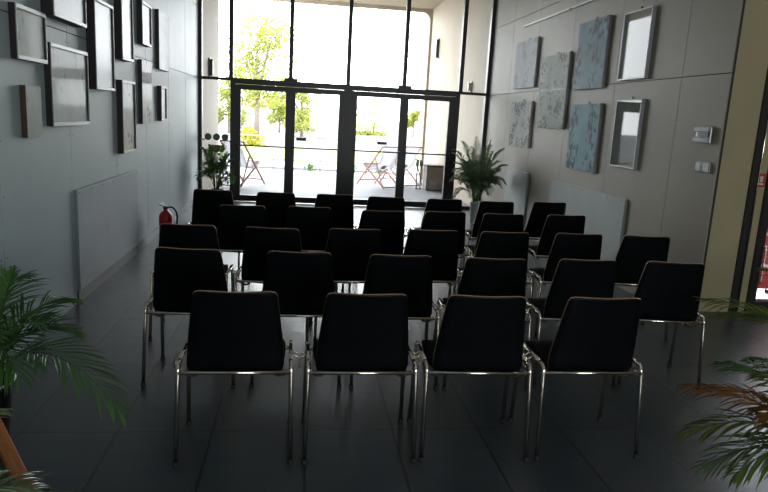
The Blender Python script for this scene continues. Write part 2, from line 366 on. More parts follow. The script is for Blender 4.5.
# ---------------------------------------------------------------- pictures on the left wall
def wall_pic(idx, y0, y1, z0, z1, d, style, face, label, border=.026):
    k = (1.69 - d) / 1.62
    y0, y1, z0, z1 = y0 * k, y1 * k, 1.55 + (z0 - 1.55) * k, 1.55 + (z1 - 1.55) * k
    h, w = (z1 - z0) / 2, (y1 - y0) / 2
    t = thing('framed_picture' if style == 'frame' else 'canvas_picture', label, 'picture', (XL, (y0 + y1) / 2, (z0 + z1) / 2), 0, 'pictures on the left wall')
    if style == 'frame':
        b = BM()
        for lo, hi in (((0.001, -w, -h), (d - .008, -w + .02, h)), ((0.001, w - .02, -h), (d - .008, w, h)), ((0.001, -w + .02, h - .02), (d - .008, w - .02, h)), ((0.001, -w + .02, -h), (d - .008, w - .02, -h + .02))): box(b, lo, hi)
        obj('frame_side', b, 'brown', t)
        b = BM(); q = border
        for lo, hi in (((d - .008, -w, -h), (d, -w + q * .35, h)), ((d - .008, w - q * .35, -h), (d, w, h)), ((d - .008, -w + q * .35, h - q), (d, w - q * .35, h)), ((d - .008, -w + q * .35, -h), (d, w - q * .35, -h + q))): box(b, lo, hi, 0, .002)
        obj('front_moulding', b, 'silver', t)
        b = BM(); box(b, (.012, -w + .02, -h + .02), (d - .014, w - .02, h - .02)); obj('picture_panel', b, face, t)
    else:
        b = BM(); box(b, (0.001, -w, -h), (d - .002, w, h), 0, .003); obj('stretcher', b, 'redbrown' if style == 'red' else 'dark', t)
        b = BM(); box(b, (d - .002, -w, -h), (d, w, h)); obj('picture_face', b, face, t)
    return t
LP = [
 (4.12, 4.57, 1.77, 2.08, .045, 'frame', 'c_green', 'smaller grey green picture in a silver dark frame, nearest the left photo edge, upper row'),
 (4.72, 5.39, 2.092, 2.95, .085, 'frame', 'c_pale', 'large pale blue picture in a deep dark frame above the wide grey one'),
 (4.63, 5.39, 1.375, 1.915, .05, 'frame', 'c_green', 'wide grey green picture in a dark frame below the upper joint'),
 (5.60, 6.12, 1.65, 2.36, .075, 'frame', 'c_pale', 'tall pale blue picture in a deep dark frame, silver bottom edge'),
 (6.40, 6.80, 1.945, 2.75, .07, 'frame', 'c_white', 'tall white picture in a dark frame reaching above the photo'),
 (7.19, 7.60, 2.16, 2.585, .06, 'frame', 'c_white', 'small white picture in a black frame high on the wall'),
 (7.98, 8.55, 1.96, 2.615, .045, 'canvas', 'c_smoke', 'unframed smoky grey canvas, furthest of the upper pictures'),
 (4.20, 4.43, 1.315, 1.625, .04, 'red', 'c_green', 'small unframed pale green canvas with reddish brown side, lowest near the left edge'),
 (6.37, 6.84, 1.09, 1.76, .06, 'frame', 'c_cream', 'tall cream picture in a black frame hanging lowest on the wall'),
 (7.13, 7.57, 1.352, 2.0, .045, 'canvas', 'c_cream', 'unframed cream canvas with dark sketch marks'),
 (8.08, 8.38, 1.37, 1.775, .055, 'frame', 'c_white', 'smallest white picture in a black frame, furthest along the wall'),
]
for i, a in enumerate(LP): wall_pic(i, *a)

# ---------------------------------------------------------------- paintings on the right wall
def painting(y0, y1, z0, z1, face, label, framed=False):
    w, h = (y1 - y0) / 2, (z1 - z0) / 2
    t = thing('glazed_picture' if framed else 'painting', label, 'picture', (XR, (y0 + y1) / 2, (z0 + z1) / 2), 0, 'pictures on the right wall')
    if framed:
        b = BM()
        q = .015
        for lo, hi in (((-.04, -w, -h), (-.001, -w + q, h)), ((-.04, w - q, -h), (-.001, w, h)), ((-.04, -w + q, h - q), (-.001, w - q, h)), ((-.04, -w + q, -h), (-.001, w - q, -h + q))): box(b, lo, hi, 0, .002)
        obj('frame_moulding', b, 'silver', t)
        b = BM(); box(b, (-.0385, -w + q, -h + q), (-.002, w - q, h - q)); obj('glass_front', b, 'mirror', t)
    else:
        b = BM(); box(b, (-.038, -w, -h), (-.001, w, h), 0, .003); obj('stretcher', b, 'steel', t)
        b = BM(); box(b, (-.04, -w + .002, -h + .002), (-.0375, w - .002, h - .002)); obj('painted_face', b, face, t)
    b = BM(); box(b, (-.012, -.012, h), (-.001, .012, h + .03), 0); obj('hanger', b, 'dark', t)
    return t
painting(9.02, 9.93, 2.085, 2.76, 'a1', 'pale winter white painting, upper left of the group on the right wall')
t = painting(7.85, 8.77, 1.53, 2.463, 'a2', 'tall grey green blotchy painting with a horizontal seam')
b = BM(); box(b, (-.0412, -.455, .02), (-.0398, .455, .028)); obj('seam', b, 'dark', t)
painting(6.89, 7.65, 1.995, 2.75, 'a3', 'blue grey painting with dark blots above the turquoise one')
painting(6.0, 6.55, 2.05, 2.71, None, 'upper silver framed glazed picture reflecting green trees', True)
painting(9.03, 9.9, 1.235, 1.892, 'a5', 'white painting with black splotches nearest the corner palm')
painting(6.86, 7.63, 1.075, 1.83, 'a6', 'turquoise blue painting with dark blots on the lower row')
painting(5.99, 6.5, 1.185, 1.857, None, 'lower silver framed glazed picture reflecting the outdoors', True)

t = thing('hanging_rail', 'thin pale metal picture rail high on the right wall', 'rail', (XR, 0, 2.985))
for a, c in ((8.05, 9.76), (6.2, 8.0)):
    b = BM(); box(b, (-.022, a, -.01), (-.001, c, .01), 0, .002); obj('rail_length', b, 'silver', t)

t = thing('wall_panel_box', 'square metal control box with dark middle band on the right wall', 'control box', (XR, 4.985, 1.555))
b = BM(); box(b, (-.018, -.1, -.065), (-.001, .1, .065), 0, .004); obj('back_plate', b, 'steel', t)
b = BM(); box(b, (-.045, -.095, .022), (-.018, .095, .062), 0, .006); obj('upper_cover', b, 'silver', t)
b = BM(); box(b, (-.045, -.095, -.062), (-.018, .095, -.022), 0, .006); obj('lower_cover', b, 'silver', t)
b = BM(); box(b, (-.03, -.085, -.02), (-.0185, .06, .02), 0, .002); obj('dark_display', b, 'dark', t)
t = thing('light_switch', 'pale double switch on the right wall below the control box', 'light switch', (XR, 4.94, 1.295))
b = BM(); box(b, (-.01, -.095, -.045), (-.001, .095, .045), 0, .004); obj('switch_plate', b, 'silver', t)
for y in (-.045, .045):
    b = BM(); box(b, (-.024, y - .036, -.036), (-.0105, y + .036, .036), 0, .006); obj('rocker', b, 'white', t)

# ---------------------------------------------------------------- chairs
SHELL = [(-.212, .800, .150), (-.209, .790, .169), (-.204, .775, .177), (-.192, .73, .183), (-.175, .66, .192), (-.158, .59, .200), (-.145, .535, .206), (-.134, .485, .210),
         (-.126, .445, .211), (-.115, .415, .205), (-.095, .395, .194), (-.06, .387, .190), (-.01, .396, .204), (.05, .412, .215), (.11, .428, .218), (.17, .440, .216), (.215, .442, .208), (.243, .434, .192), (.256, .422, .165)]
def shell_bm():
    b = BM(); th = .0095; NX = 10; rows = len(SHELL); top = []; bot = []
    for i, (y, z, w) in enumerate(SHELL):
        a = SHELL[max(0, i - 1)]; c = SHELL[min(rows - 1, i + 1)]
        t = Vector((0, c[0] - a[0], c[1] - a[1])).normalized(); nrm = Vector((0, -t.z, t.y)) * -1     # towards the sitter / up
        if nrm.z < 0 and i > 9: nrm = -nrm
        if i <= 9 and nrm.y < 0: nrm = -nrm
        ra, rb = [], []
        for k in range(NX + 1):
            u = -1 + 2 * k / NX
            cur = .016 * u * u if i < 8 else (.006 * u * u if i < 12 else -.004 * u * u)
            p = Vector((u * w, y, z)) + nrm * cur
            if i == 0: p.z -= .004 * u ** 4
            ra.append(b.verts.new(p + nrm * th * .5)); rb.append(b.verts.new(p - nrm * th * .5))
        top.append(ra); bot.append(rb)
    def q(v, mi, sm=True):
        f = b.faces.new(v); f.material_index = mi; f.smooth = sm
    for i in range(rows - 1):
        for k in range(NX):
            q((top[i][k], top[i][k + 1], top[i + 1][k + 1], top[i + 1][k]), 0); q((bot[i][k], bot[i + 1][k], bot[i + 1][k + 1], bot[i][k + 1]), 0)
        q((top[i][0], top[i + 1][0], bot[i + 1][0], bot[i][0]), 1, False); q((top[i][NX], bot[i][NX], bot[i + 1][NX], top[i + 1][NX]), 1, False)
    for k in range(NX):
        q((top[0][k], bot[0][k], bot[0][k + 1], top[0][k + 1]), 1, False); q((top[-1][k], top[-1][k + 1], bot[-1][k + 1], bot[-1][k]), 1, False)
    return b
def make_chair():
    t = thing('shell_chair', '', 'chair')
    obj('seat_shell', shell_bm(), ['black', 'edge'], t, norm=True)
    R_ = .0105; zr = .452
    for s in (-1, 1):
        X0, X1 = s * .250, s * .243
        # rear leg, runs up into the rail bend
        b = BM(); tube(b, fillet([(X0, -.197, .012), (X1, -.150, zr - .001), (X1, -.09, zr)], .05), R_); l1 = obj('leg', b, 'chrome', t)
        b = BM(); lathe(b, [(.0125, 0), (.013, .004), (.0125, .022)], 12, (X0, -.198, 0)); obj('foot_cap', b, 'rubber', l1)
        b = BM(); tube(b, fillet([(X0, .197, .012), (X1, .168, zr - .001), (X1, .11, zr)], .05), R_); l2 = obj('leg', b, 'chrome', t)
        b = BM(); lathe(b, [(.0125, 0), (.013, .004), (.0125, .022)], 12, (X0, .198, 0)); obj('foot_cap', b, 'rubber', l2)
        b = BM(); tube(b, [(X1, -.091, zr), (X1, .111, zr)], R_); obj('side_rail', b, 'chrome', t)
        b = BM(); tube(b, fillet([(s * .255, -.03, zr + .0), (s * .279, -.03, zr - .01), (s * .279, -.03, zr - .065), (s * .279, .02, zr - .065), (s * .279, .02, zr - .01), (s * .255, .02, zr)], .014, 3), .0032, 6); obj('linking_hook', b, 'chrome', t)
        b = BM(); tube(b, fillet([(s * .236, -.13, zr - .03), (s * .215, -.125, .398), (s * .18, -.09, .376), (s * .165, -.055, .378)], .03), .007, 8); obj('seat_bracket', b, 'chrome', t)
    b = BM(); tube(b, [(-.240, -.160, .420), (.240, -.160, .420)], .0085); obj('cross_bar', b, 'chrome', t)
    b = BM(); tube(b, [(-.240, .165, .415), (.240, .165, .415)], .0085); obj('cross_bar', b, 'chrome', t)
    return t
ROWS = [
 [(-.256, 2.90, 1), (.309, 2.90, 0), (.852, 2.90, -1.5), (1.405, 2.905, 0)],
 [(-.571, 3.745, -4), (.019, 3.735, -1), (.587, 3.72, -1), (1.135, 3.70, -1), (1.70, 3.73, -1), (2.262, 3.72, -6)],
 [(-.705, 4.50, -1), (-.15, 4.475, -4), (.382, 4.535, 3), (.942, 4.59, 1), (1.468, 4.60, 0), (2.039, 4.63, -1), (2.568, 4.62, -4)],
 [(-.454, 5.475, 4), (.097, 5.53, -1), (.68, 5.45, 4), (1.23, 5.53, 3), (1.748, 5.525, 0), (2.33, 5.585, 2)],
 [(-.789, 6.435, -3), (-.214, 6.425, 1), (.334, 6.45, 5), (.846, 6.40, 0), (1.414, 6.41, 4), (1.94, 6.38, 2), (2.526, 6.49, 3)],
]
ORD = ['first', 'second', 'third', 'fourth', 'fifth', 'sixth', 'seventh']
RN = ['nearest row of four', 'second row from the viewer', 'middle row', 'fourth row from the viewer', 'furthest row by the doors']
EXTRA = {(0, 0): 'leftmost', (0, 3): 'rightmost, seat showing', (1, 0): 'leftmost', (1, 5): 'rightmost, nearest the right wall', (2, 0): 'leftmost, in front of the fire extinguisher',
         (2, 6): 'rightmost, by the right wall', (3, 0): 'leftmost', (3, 5): 'rightmost', (4, 0): 'leftmost, before the left palm', (4, 6): 'rightmost, before the right wall panel'}
proto = make_chair(); first = True
for ri, row in enumerate(ROWS):
    for ci, (x, y, a) in enumerate(row):
        c = proto if first else copy_tree(proto); first = False
        c.location = (x, y, 0); c.rotation_euler = (0, 0, math.radians(a))
        c['label'] = 'black chair with chrome legs, %s, %s' % (EXTRA.get((ri, ci), ORD[ci] + ' from the left'), RN[ri])
        c['group'] = 'black shell chairs in rows facing the glass doors'

# ---------------------------------------------------------------- palms
def frond_bm(base, tip, lift, n=26, ll=.26, lw=.011, droop=.35, start=.22, spread=.9, rad=.0045, seed=0, mi_leaf=0, mi_stem=1):
    rnd = random.Random(seed); b = BM()
    base, tip = Vector(base), Vector(tip)
    mid = base.lerp(tip, .45) + Vector((0, 0, lift))
    N = 18; pts = [bez(base, mid, tip, i / N) for i in range(N + 1)]
    tube(b, pts, [rad * (1 - .75 * i / N) for i in range(N + 1)], 6, mi_stem)
    for k in range(n):
        t = start + (1 - start) * (k + .5) / n
        p = bez(base, mid, tip, t); tn = (bez(base, mid, tip, min(1, t + .02)) - bez(base, mid, tip, t - .02)).normalized()
        side = tn.cross(Vector((0, 0, 1)))
        if side.length < .05: side = Vector((1, 0, 0))
        side.normalize(); up = side.cross(tn).normalized()
        u = (t - start) / (1 - start)
        L = ll * (.55 + .75 * math.sin(PI * min(1, u * .8 + .18))) * (1 - .45 * u * u)
        for s in (-1, 1):
            if rnd.random() < .04: continue
            ang = spread * (1 - .45 * u) + rnd.uniform(-.1, .1)
            d = (tn * math.cos(ang) + side * s * math.sin(ang) + up * rnd.uniform(.05, .3)).normalized()
            Lk = L * rnd.uniform(.85, 1.1); dr = droop * rnd.uniform(.6, 1.4)
            nn = d.cross(Vector((0, 0, 1)));
            nn = nn.normalized() if nn.length > .05 else side
            prev = None; S = 6
            for j in range(S + 1):
                v = j / S; c = p + d * Lk * v + Vector((0, 0, -1)) * dr * Lk * v * v
                w = lw * (math.sin(PI * min(1, .12 + v * .5)) if v < .76 else max(.03, (1 - v) * 3.9)) 
                if j == 0: w = lw * .35
                cup = Vector((0, 0, w * .35))
                cur = (b.verts.new(c - nn * w / 2 + cup), b.verts.new(c), b.verts.new(c + nn * w / 2 + cup))
                if prev:
                    for a in (0, 1):
                        f = b.faces.new((prev[a], prev[a + 1], cur[a + 1], cur[a])); f.smooth = True; f.material_index = mi_leaf
                prev = cur
    return b

def pot(t, r, h, m, soil=True, rim='steel'):
    b = BM(); lathe(b, [(r * .72, 0), (r * .78, .01), (r * .97, h - .03), (r * 1.04, h - .028), (r * 1.04, h), (r * .96, h), (r * .93, h - .04), (r * .2, h - .045)], 36)
    p = obj('pot', b, m, t)
    b = BM(); lathe(b, [(r * .92, h - .05), (r * .9, h - .03), (r * .3, h - .02)], 24); obj('soil', b, 'soil', t)
    return p

def palm(name, label, loc, potspec, fronds, mats=('leaf', 'stem'), group=None, **kw):
    t = thing(name, label, 'plant', loc, 0, group)
    if potspec: pot(t, *potspec)
    h = potspec[1] - .03 if potspec else 0
    for i, fr in enumerate(fronds):
        tip, lift = fr[0], fr[1]; o = fr[2] if len(fr) > 2 else {}
        k = dict(kw); k.update({a: v for a, v in o.items() if a != 'm'})
        a = math.atan2(tip[1], tip[0])
        base = (math.cos(a) * .025, math.sin(a) * .025, h)
        fo = obj('frond', frond_bm(base, tip, lift, seed=i * 7 + len(label), **k), o.get('m', mats), t)
    return t

# left near palm on the floor by the left wall
def W(loc, p): return (p[0] - loc[0], p[1] - loc[1], p[2] - loc[2])
L1 = (-1.37, 2.88, 0)
palm('areca_palm', 'green palm in a black pot with a pale rim by the left wall', L1, (.135, .32, 'pot_b'), [
    (W(L1, (-.66, 2.50, .34)), .42, {}), (W(L1, (-1.02, 3.02, .50)), .24, {}), (W(L1, (-1.10, 3.25, .58)), .26, {}), (W(L1, (-1.38, 3.40, .66)), .26, {}),
    (W(L1, (-1.52, 3.25, .78)), .2, {}), (W(L1, (-1.12, 2.68, .42)), .34, {}), (W(L1, (-1.45, 2.3, .62)), .4, {}), (W(L1, (-1.2, 2.35, .55)), .4, {}),
    (W(L1, (-1.58, 2.7, .8)), .3, {}), (W(L1, (-1.25, 3.0, .78)), .1, {}), (W(L1, (-1.10, 2.85, .60)), .2, {}), (W(L1, (-1.5, 3.1, .6)), .3, {})],
    n=26, ll=.20, lw=.012, droop=.3, group='potted palms')
b = BM(); tube(b, [(.141 * math.cos(2 * PI * k / 36), .141 * math.sin(2 * PI * k / 36), .32) for k in range(37)], .006, 8, cap=False)
obj('pot_rim', b, 'pot_w', [o for o in C.objects if o.name == 'areca_palm'][0])

L2 = (-1.26, 1.42, 0)
palm('parlour_palm', 'potted palm with pale shiny fronds in the lower left corner of the photo', L2, (.15, .34, 'pot_b'), [
    (W(L2, (-.70, 1.72, .50)), .26, {}), (W(L2, (-.74, 1.60, .52)), .3, {}), (W(L2, (-.66, 1.80, .42)), .22, {}), (W(L2, (-.62, 1.35, .5)), .3, {}),
    (W(L2, (-.9, 1.95, .62)), .26, {}), (W(L2, (-1.2, 1.9, .7)), .3, {}), (W(L2, (-1.42, 1.7, .7)), .3, {}), (W(L2, (-1.40, 1.2, .7)), .3, {}), (W(L2, (-1.0, 1.1, .6)), .3, {})],
    mats=('leaf_pale', 'stem'), n=20, ll=.2, lw=.012, droop=.25, start=.4, group='potted palms')

# right near palms
L3 = (2.95, 2.78, 0)
palm('kentia_palm', 'potted palm with arching fronds at the right edge near the side door', L3, (.17, .36, 'pot_b'), [
    (W(L3, (2.24, 3.24, .65)), .2, {}), (W(L3, (2.50, 3.35, .54)), .24, {}), (W(L3, (2.62, 3.62, .44)), .26, {}), (W(L3, (2.75, 3.5, .5)), .28, {}), (W(L3, (3.3, 3.4, .6)), .3, {}),
    (W(L3, (3.6, 3.0, .6)), .3, {}), (W(L3, (2.9, 2.45, .55)), .3, {}), (W(L3, (3.4, 2.5, .6)), .3, {}), (W(L3, (3.0, 3.75, .72)), .3, {})],
    mats=('leaf_y', 'stem'), n=22, ll=.20, lw=.013, droop=.3, start=.3, group='potted palms')
L4 = (2.18, 2.02, 0)
D = {'m': ('leaf_dry', 'leaf_dry')}; P = {'m': ('leaf_pale', 'stem')}
palm('fan_leaved_palm', 'potted palm with green and dried orange fronds in the lower right corner', L4, (.17, .30, 'pot_b'), [
    (W(L4, (1.72, 2.50, .46)), .2, D), (W(L4, (1.62, 2.18, .26)), .26, P), (W(L4, (1.60, 2.30, .34)), .28, {'m': ('leaf_y', 'stem')}), (W(L4, (1.66, 2.05, .30)), .3, {'m': ('leaf_y', 'stem')}), (W(L4, (1.82, 2.15, .5)), .2, D),
    (W(L4, (1.68, 1.85, .42)), .3, {}), (W(L4, (1.9, 2.55, .55)), .26, {}), (W(L4, (2.1, 2.6, .55)), .28, {}), (W(L4, (1.95, 2.35, .58)), .2, {'m': ('leaf_y', 'stem')}), (W(L4, (2.5, 2.4, .6)), .3, {}),
    (W(L4, (2.6, 1.9, .6)), .3, {}), (W(L4, (2.1, 1.5, .55)), .3, {}), (W(L4, (1.75, 2.32, .52)), .14, {'m': ('leaf_dry', 'stem')})],
    n=24, ll=.17, lw=.012, droop=.4, start=.28, group='potted palms')

# palms by the glass doors
def ring_fronds(n, r0, r1, z0, z1, seed, lift=.25):
    rnd = random.Random(seed); out = []
    for i in range(n):
        a = 2 * PI * (i + rnd.uniform(-.3, .3)) / n; r = rnd.uniform(r0, r1)
        out.append(((r * math.cos(a), r * math.sin(a), rnd.uniform(z0, z1)), rnd.uniform(lift * .7, lift * 1.3)))
    return out
L5 = (-1.31, 10.7, 0)
palm('broad_leaved_palm', 'leafy green potted plant left of the glass doors', L5, (.13, .28, 'pot_w'),
     ring_fronds(12, .12, .28, .75, 1.0, 3, .22) + ring_fronds(14, .2, .31, .35, .8, 9, .3), mats=('leaf', 'stem'), n=16, ll=.17, lw=.019, droop=.3, start=.3, group='potted palms')
L6 = (2.72, 9.75, 0)
palm('bushy_palm', 'large bushy potted palm in a white pot right of the glass doors', L6, (.085, .36, 'pot_w'),
     ring_fronds(18, .28, .41, .85, 1.25, 5, .3) + ring_fronds(18, .34, .44, .6, .98, 8, .4) + ring_fronds(8, .05, .22, 1.1, 1.38, 12, .15) + ring_fronds(10, .30, .40, .42, .7, 21, .35), mats=('leaf_pale', 'stem'), n=24, ll=.15, lw=.016, droop=.25, start=.25, spread=1.1, group='potted palms')

# ---------------------------------------------------------------- fire extinguisher
t = thing('fire_extinguisher', 'red fire extinguisher with a black hose standing by the left wall', 'fire extinguisher', (-1.50, 7.62, 0))
b = BM(); lathe(b, [(.07, 0), (.075, .012), (.075, .29), (.068, .33), (.045, .36), (.026, .372), (.024, .39)], 28); obj('cylinder', b, 'red', t)
b = BM(); lathe(b, [(.022, .39), (.028, .395), (.028, .42), (.015, .425)], 16); obj('valve', b, 'dark', t)
b = BM(); beam(b, (.0, 0, .415), (-.075, 0, .445), .018, .008); beam(b, (0, 0, .428), (-.05, 0, .475), .016, .006); obj('squeeze_handle', b, 'dark', t)
b = BM(); tube(b, fillet([(.015, 0, .41), (.08, 0, .42), (.125, 0, .36), (.13, 0, .25), (.10, 0, .14)], .06), .010, 8); obj('hose', b, 'rubber', t)
b = BM(); lathe(b, [(.0758, .10), (.0762, .105), (.0762, .2), (.0758, .205)], 28); obj('instruction_band', b, 'white', t)

# ---------------------------------------------------------------- orange slatted bench
a = Vector((-1.18, 2.53, 0)); c_ = Vector((-.67, 1.72, 0)); ax = (c_ - a).normalized()
t = thing('slatted_bench', 'orange wooden slatted bench at the lower left edge of the photo', 'bench', (a.x, a.y, 0), math.atan2(ax.y, ax.x))
Lb = (c_ - a).length
for k in range(5):
    b = BM(); y = -.022 - k * .088; box(b, (0, y - .022, .425), (Lb + .06, y + .022, .45), 0, .004); obj('slat', b, 'orange', t)
for x in (.16, Lb):
    b = BM(); box(b, (x - .02, -.39, .38), (x + .02, -.012, .4245), 0, .003); obj('cross_rail', b, 'orange', t)
    for y in (-.36, -.045):
        b = BM(); box(b, (x - .02, y - .02, 0), (x + .02, y + .02, .3795), 0, .003); obj('leg', b, 'orange', t)

# ---------------------------------------------------------------- porch outside the doors
b = BM(); box(b, (-2.1, YF + .06, -.2), (3.6, 17.3, -.01))
bmesh.ops.create_grid
tag(obj('patio', b, 'pave'), 'pale paved porch floor outside the doors', 'paving', kind='structure')
YP = 17.2; ZS = 4.29
b = BM(); box(b, (XL - .2, YF + .06, -.1), (XL, 14.05, ZS + .3)); tag(obj('wall_porch_left', b, 'porch'), 'pale porch wall outside on the left', 'wall', kind='structure')
b = BM(); box(b, (XR, YF + .06, -.1), (XR + .2, YP, ZS + .3)); tag(obj('wall_porch_right', b, 'porch'), 'pale porch wall outside on the right', 'wall', kind='structure')
b = BM(); box(b, (XL - .2, YF + .06, ZS + .02), (XR + .2, YP, ZS + .35)); tag(obj('ceiling_porch', b, 'porch'), 'pale soffit over the porch', 'ceiling', kind='structure')
# rounded lip of the portal
b = BM(); pts = [(XR - .06, -.01)] + [(XR - .06 - .2 + .2 * math.cos(q), ZS - .06 - .2 + .2 * math.sin(q)) for q in [PI / 2 * k / 8 for k in range(9)]] + [(XL, ZS - .06)]
outer = [(XR - .0005, -.01)] + [(XR - .0005, ZS + .018)] * 9 + [(XL, ZS + .018)]
fr_, bk = [], []
for (x, z), (X, Z) in zip(pts, outer):
    fr_.append((b.verts.new((x, YP - .15, z)), b.verts.new((X, YP - .15, Z)))); bk.append((b.verts.new((x, YP + .02, z)), b.verts.new((X, YP + .02, Z))))
for i in range(len(pts) - 1):
    for q in ((fr_[i][0], fr_[i][1], fr_[i + 1][1], fr_[i + 1][0]), (bk[i][0], bk[i + 1][0], bk[i + 1][1], bk[i][1]), (fr_[i][0], fr_[i + 1][0], bk[i + 1][0], bk[i][0])):
        try: b.faces.new(q)
        except ValueError: pass
bmesh.ops.remove_doubles(b, verts=b.verts, dist=1e-5); bmesh.ops.dissolve_degenerate(b, dist=1e-6, edges=b.edges)
tag(obj('trim_portal', b, 'porch', norm=True), 'rounded pale edge of the porch opening', 'trim', kind='structure')

def porch_lamp(x, y, z, h, s, label, m='steel'):
    t = thing('wall_lamp', label, 'lamp', (x, y, z))
    b = BM(); box(b, *sorted_box((0.001 * s, -.05, -h / 2), (.03 * s, .05, h / 2)), 0, .004); obj('lamp_base', b, 'dark' if m == 'dark' else 'white', t)
    b = BM(); box(b, *sorted_box((.0305 * s, -.035, -h / 2 + .02), (.075 * s, .035, h / 2 - .02)), 0, .008); obj('lamp_cover', b, m, t)
porch_lamp(XR, 16.0, 3.25, .46, -1, 'slim dark wall lamp on the outer right porch wall', 'dark')
porch_lamp(XR, 12.6, 2.22, .2, -1, 'small white box lamp on the right porch wall near the glass', 'white')
porch_lamp(XL, 12.6, 2.28, .34, 1, 'slim dark wall lamp on the left porch wall', 'dark')

# railing beyond the porch
t = thing('railing', 'thin grey steel railing at the far edge of the porch', 'railing', (0, 17.9, -.05))
for x in (-1.97, -.70, .565, 1.83):
    b = BM(); tube(b, [(x, 0, 0), (x, 0, .82)], .014, 8); box(b, (x - .05, -.05, 0), (x + .05, .05, .012)); obj('post', b, 'railm', t)
b = BM(); tube(b, [(-3.2, 0, .95), (3.1, 0, .97)], .011, 8); obj('top_rail', b, 'railm', t)
for x in (-1.97, -.70, .565, 1.83):
    b = BM(); tube(b, [(x, 0, .815), (x, 0, .952)], .007, 6); obj('rail_support', b, 'railm', t)

# deckchairs
def deckchair():
    t = thing('deckchair', '', 'chair')
    wx = .26
    for s in (-1, 1):
        b = BM(); beam(b, (s * wx, .52, .015), (s * wx, -.42, .93), .022, .035); obj('long_rail', b, 'deck', t)
        b = BM(); beam(b, (s * (wx - .03), -.50, .015), (s * (wx - .03), .34, .50), .022, .035); obj('short_rail', b, 'deck', t)
        b = BM(); beam(b, (s * (wx + .02), -.50, .035), (s * (wx + .02), -.18, .66), .018, .025); obj('back_prop', b, 'deck', t)
    for p in ((.40, .12), (-.42, .93)):
        b = BM(); beam(b, (-wx, p[0], p[1]), (wx, p[0], p[1]), .03, .025); obj('crossbar', b, 'deck', t)
    for p in ((-.46, .035), (.34, .50)):
        b = BM(); beam(b, (-wx + .03, p[0], p[1]), (wx - .03, p[0], p[1]), .03, .025); obj('crossbar', b, 'deck', t)
    b = BM(); N = 14; r1 = []; r2 = []
    A, Bc, Cc = Vector((0, -.42, .935)), Vector((0, -.12, .10)), Vector((0, .34, .515))
    for i in range(N + 1):
        p = bez(A, Bc, Cc, i / N)
        r1.append([b.verts.new(p + Vector((x, 0, 0))) for x in (-.215, -.07, .07, .215)]); r2.append([b.verts.new(p + Vector((x, .002, -.005))) for x in (-.215, -.07, .07, .215)])
    for i in range(N):
        for k in range(3):
            f = b.faces.new((r1[i][k], r1[i][k + 1], r1[i + 1][k + 1], r1[i + 1][k])); f.smooth = True; f.material_index = 1 if (k == 1 and 5 <= i <= 6) else 0
            f = b.faces.new((r2[i][k], r2[i + 1][k], r2[i + 1][k + 1], r2[i][k + 1])); f.smooth = True
        b.faces.new((r1[i][0], r1[i + 1][0], r2[i + 1][0], r2[i][0])); b.faces.new((r1[i][3], r2[i][3], r2[i + 1][3], r1[i + 1][3]))
    obj('canvas_sling', b, ['cloth', 'pink'], t, norm=True)
    return t
dc = deckchair()
spots = [((1.83, 14.85, -.01), 30, 'white canvas deckchair outside the third door leaf'), ((2.42, 15.45, -.01), 25, 'white canvas deckchair outside the rightmost door leaf'),
         ((-1.19, 13.96, -.01), -25, 'white canvas deckchair outside the leftmost door leaf')]
for i, (loc, a, lb) in enumerate(spots):
    c = dc if i == 0 else copy_tree(dc)
    c.location = loc; c.rotation_euler = (0, 0, math.radians(a)); c['label'] = lb; c['group'] = 'white canvas deckchairs on the porch'

t = thing('litter_bin', 'beige square bin with dark lid outside by the right porch wall', 'bin', (3.03, 14.55, -.01))
b = BM(); box(b, (-.20, -.2, .02), (.20, .2, .54), 0, .015); obj('bin_body', b, 'bin', t)
b = BM(); box(b, (-.21, -.21, .5405), (.21, .21, .575), 0, .01); obj('lid', b, 'dark', t)
b = BM(); box(b, (-.18, -.18, 0), (.18, .18, .02)); obj('bin_base', b, 'dark', t)
for x, lb in ((2.70, 'slim grey standing ashtray left of its twin by the bin'), (2.79, 'slim grey standing ashtray next to the beige bin')):
    t = thing('standing_ashtray', lb, 'ashtray', (x - .02, 14.75, -.01), 0, 'standing ashtrays by the bin')
    b = BM(); lathe(b, [(.04, 0), (.04, .01), (.016, .02), (.016, .52)], 14); obj('stem', b, 'railm', t)
    b = BM(); lathe(b, [(.03, .5205), (.038, .53), (.038, .66), (.03, .665)], 14); obj('ash_cup', b, 'railm', t)

# ---------------------------------------------------------------- grounds beyond
def slab(name, x0, x1, y0, y1, z, m, label, cat, kind='structure'):
    b = BM(); box(b, (x0, y0, z - .1), (x1, y1, z)); return tag(obj(name, b, m), label, cat, kind=kind)
slab('ground', -150, 150, 17.3, 260, -.10, 'road', 'pale road and open ground beyond the lawn', 'ground')
slab('gravel_path', -40, 40, 19.6, 22.4, -.055, 'path', 'pale gravel path beyond the porch', 'path')
slab('lawn_strip', -40, 40, 22.5, 31, -.04, 'lawn', 'bright green lawn strip across the path', 'lawn')
slab('patio_edge', -6, 6, 17.31, 18.6, -.05, 'pave', 'strip of paving under the railing', 'paving')

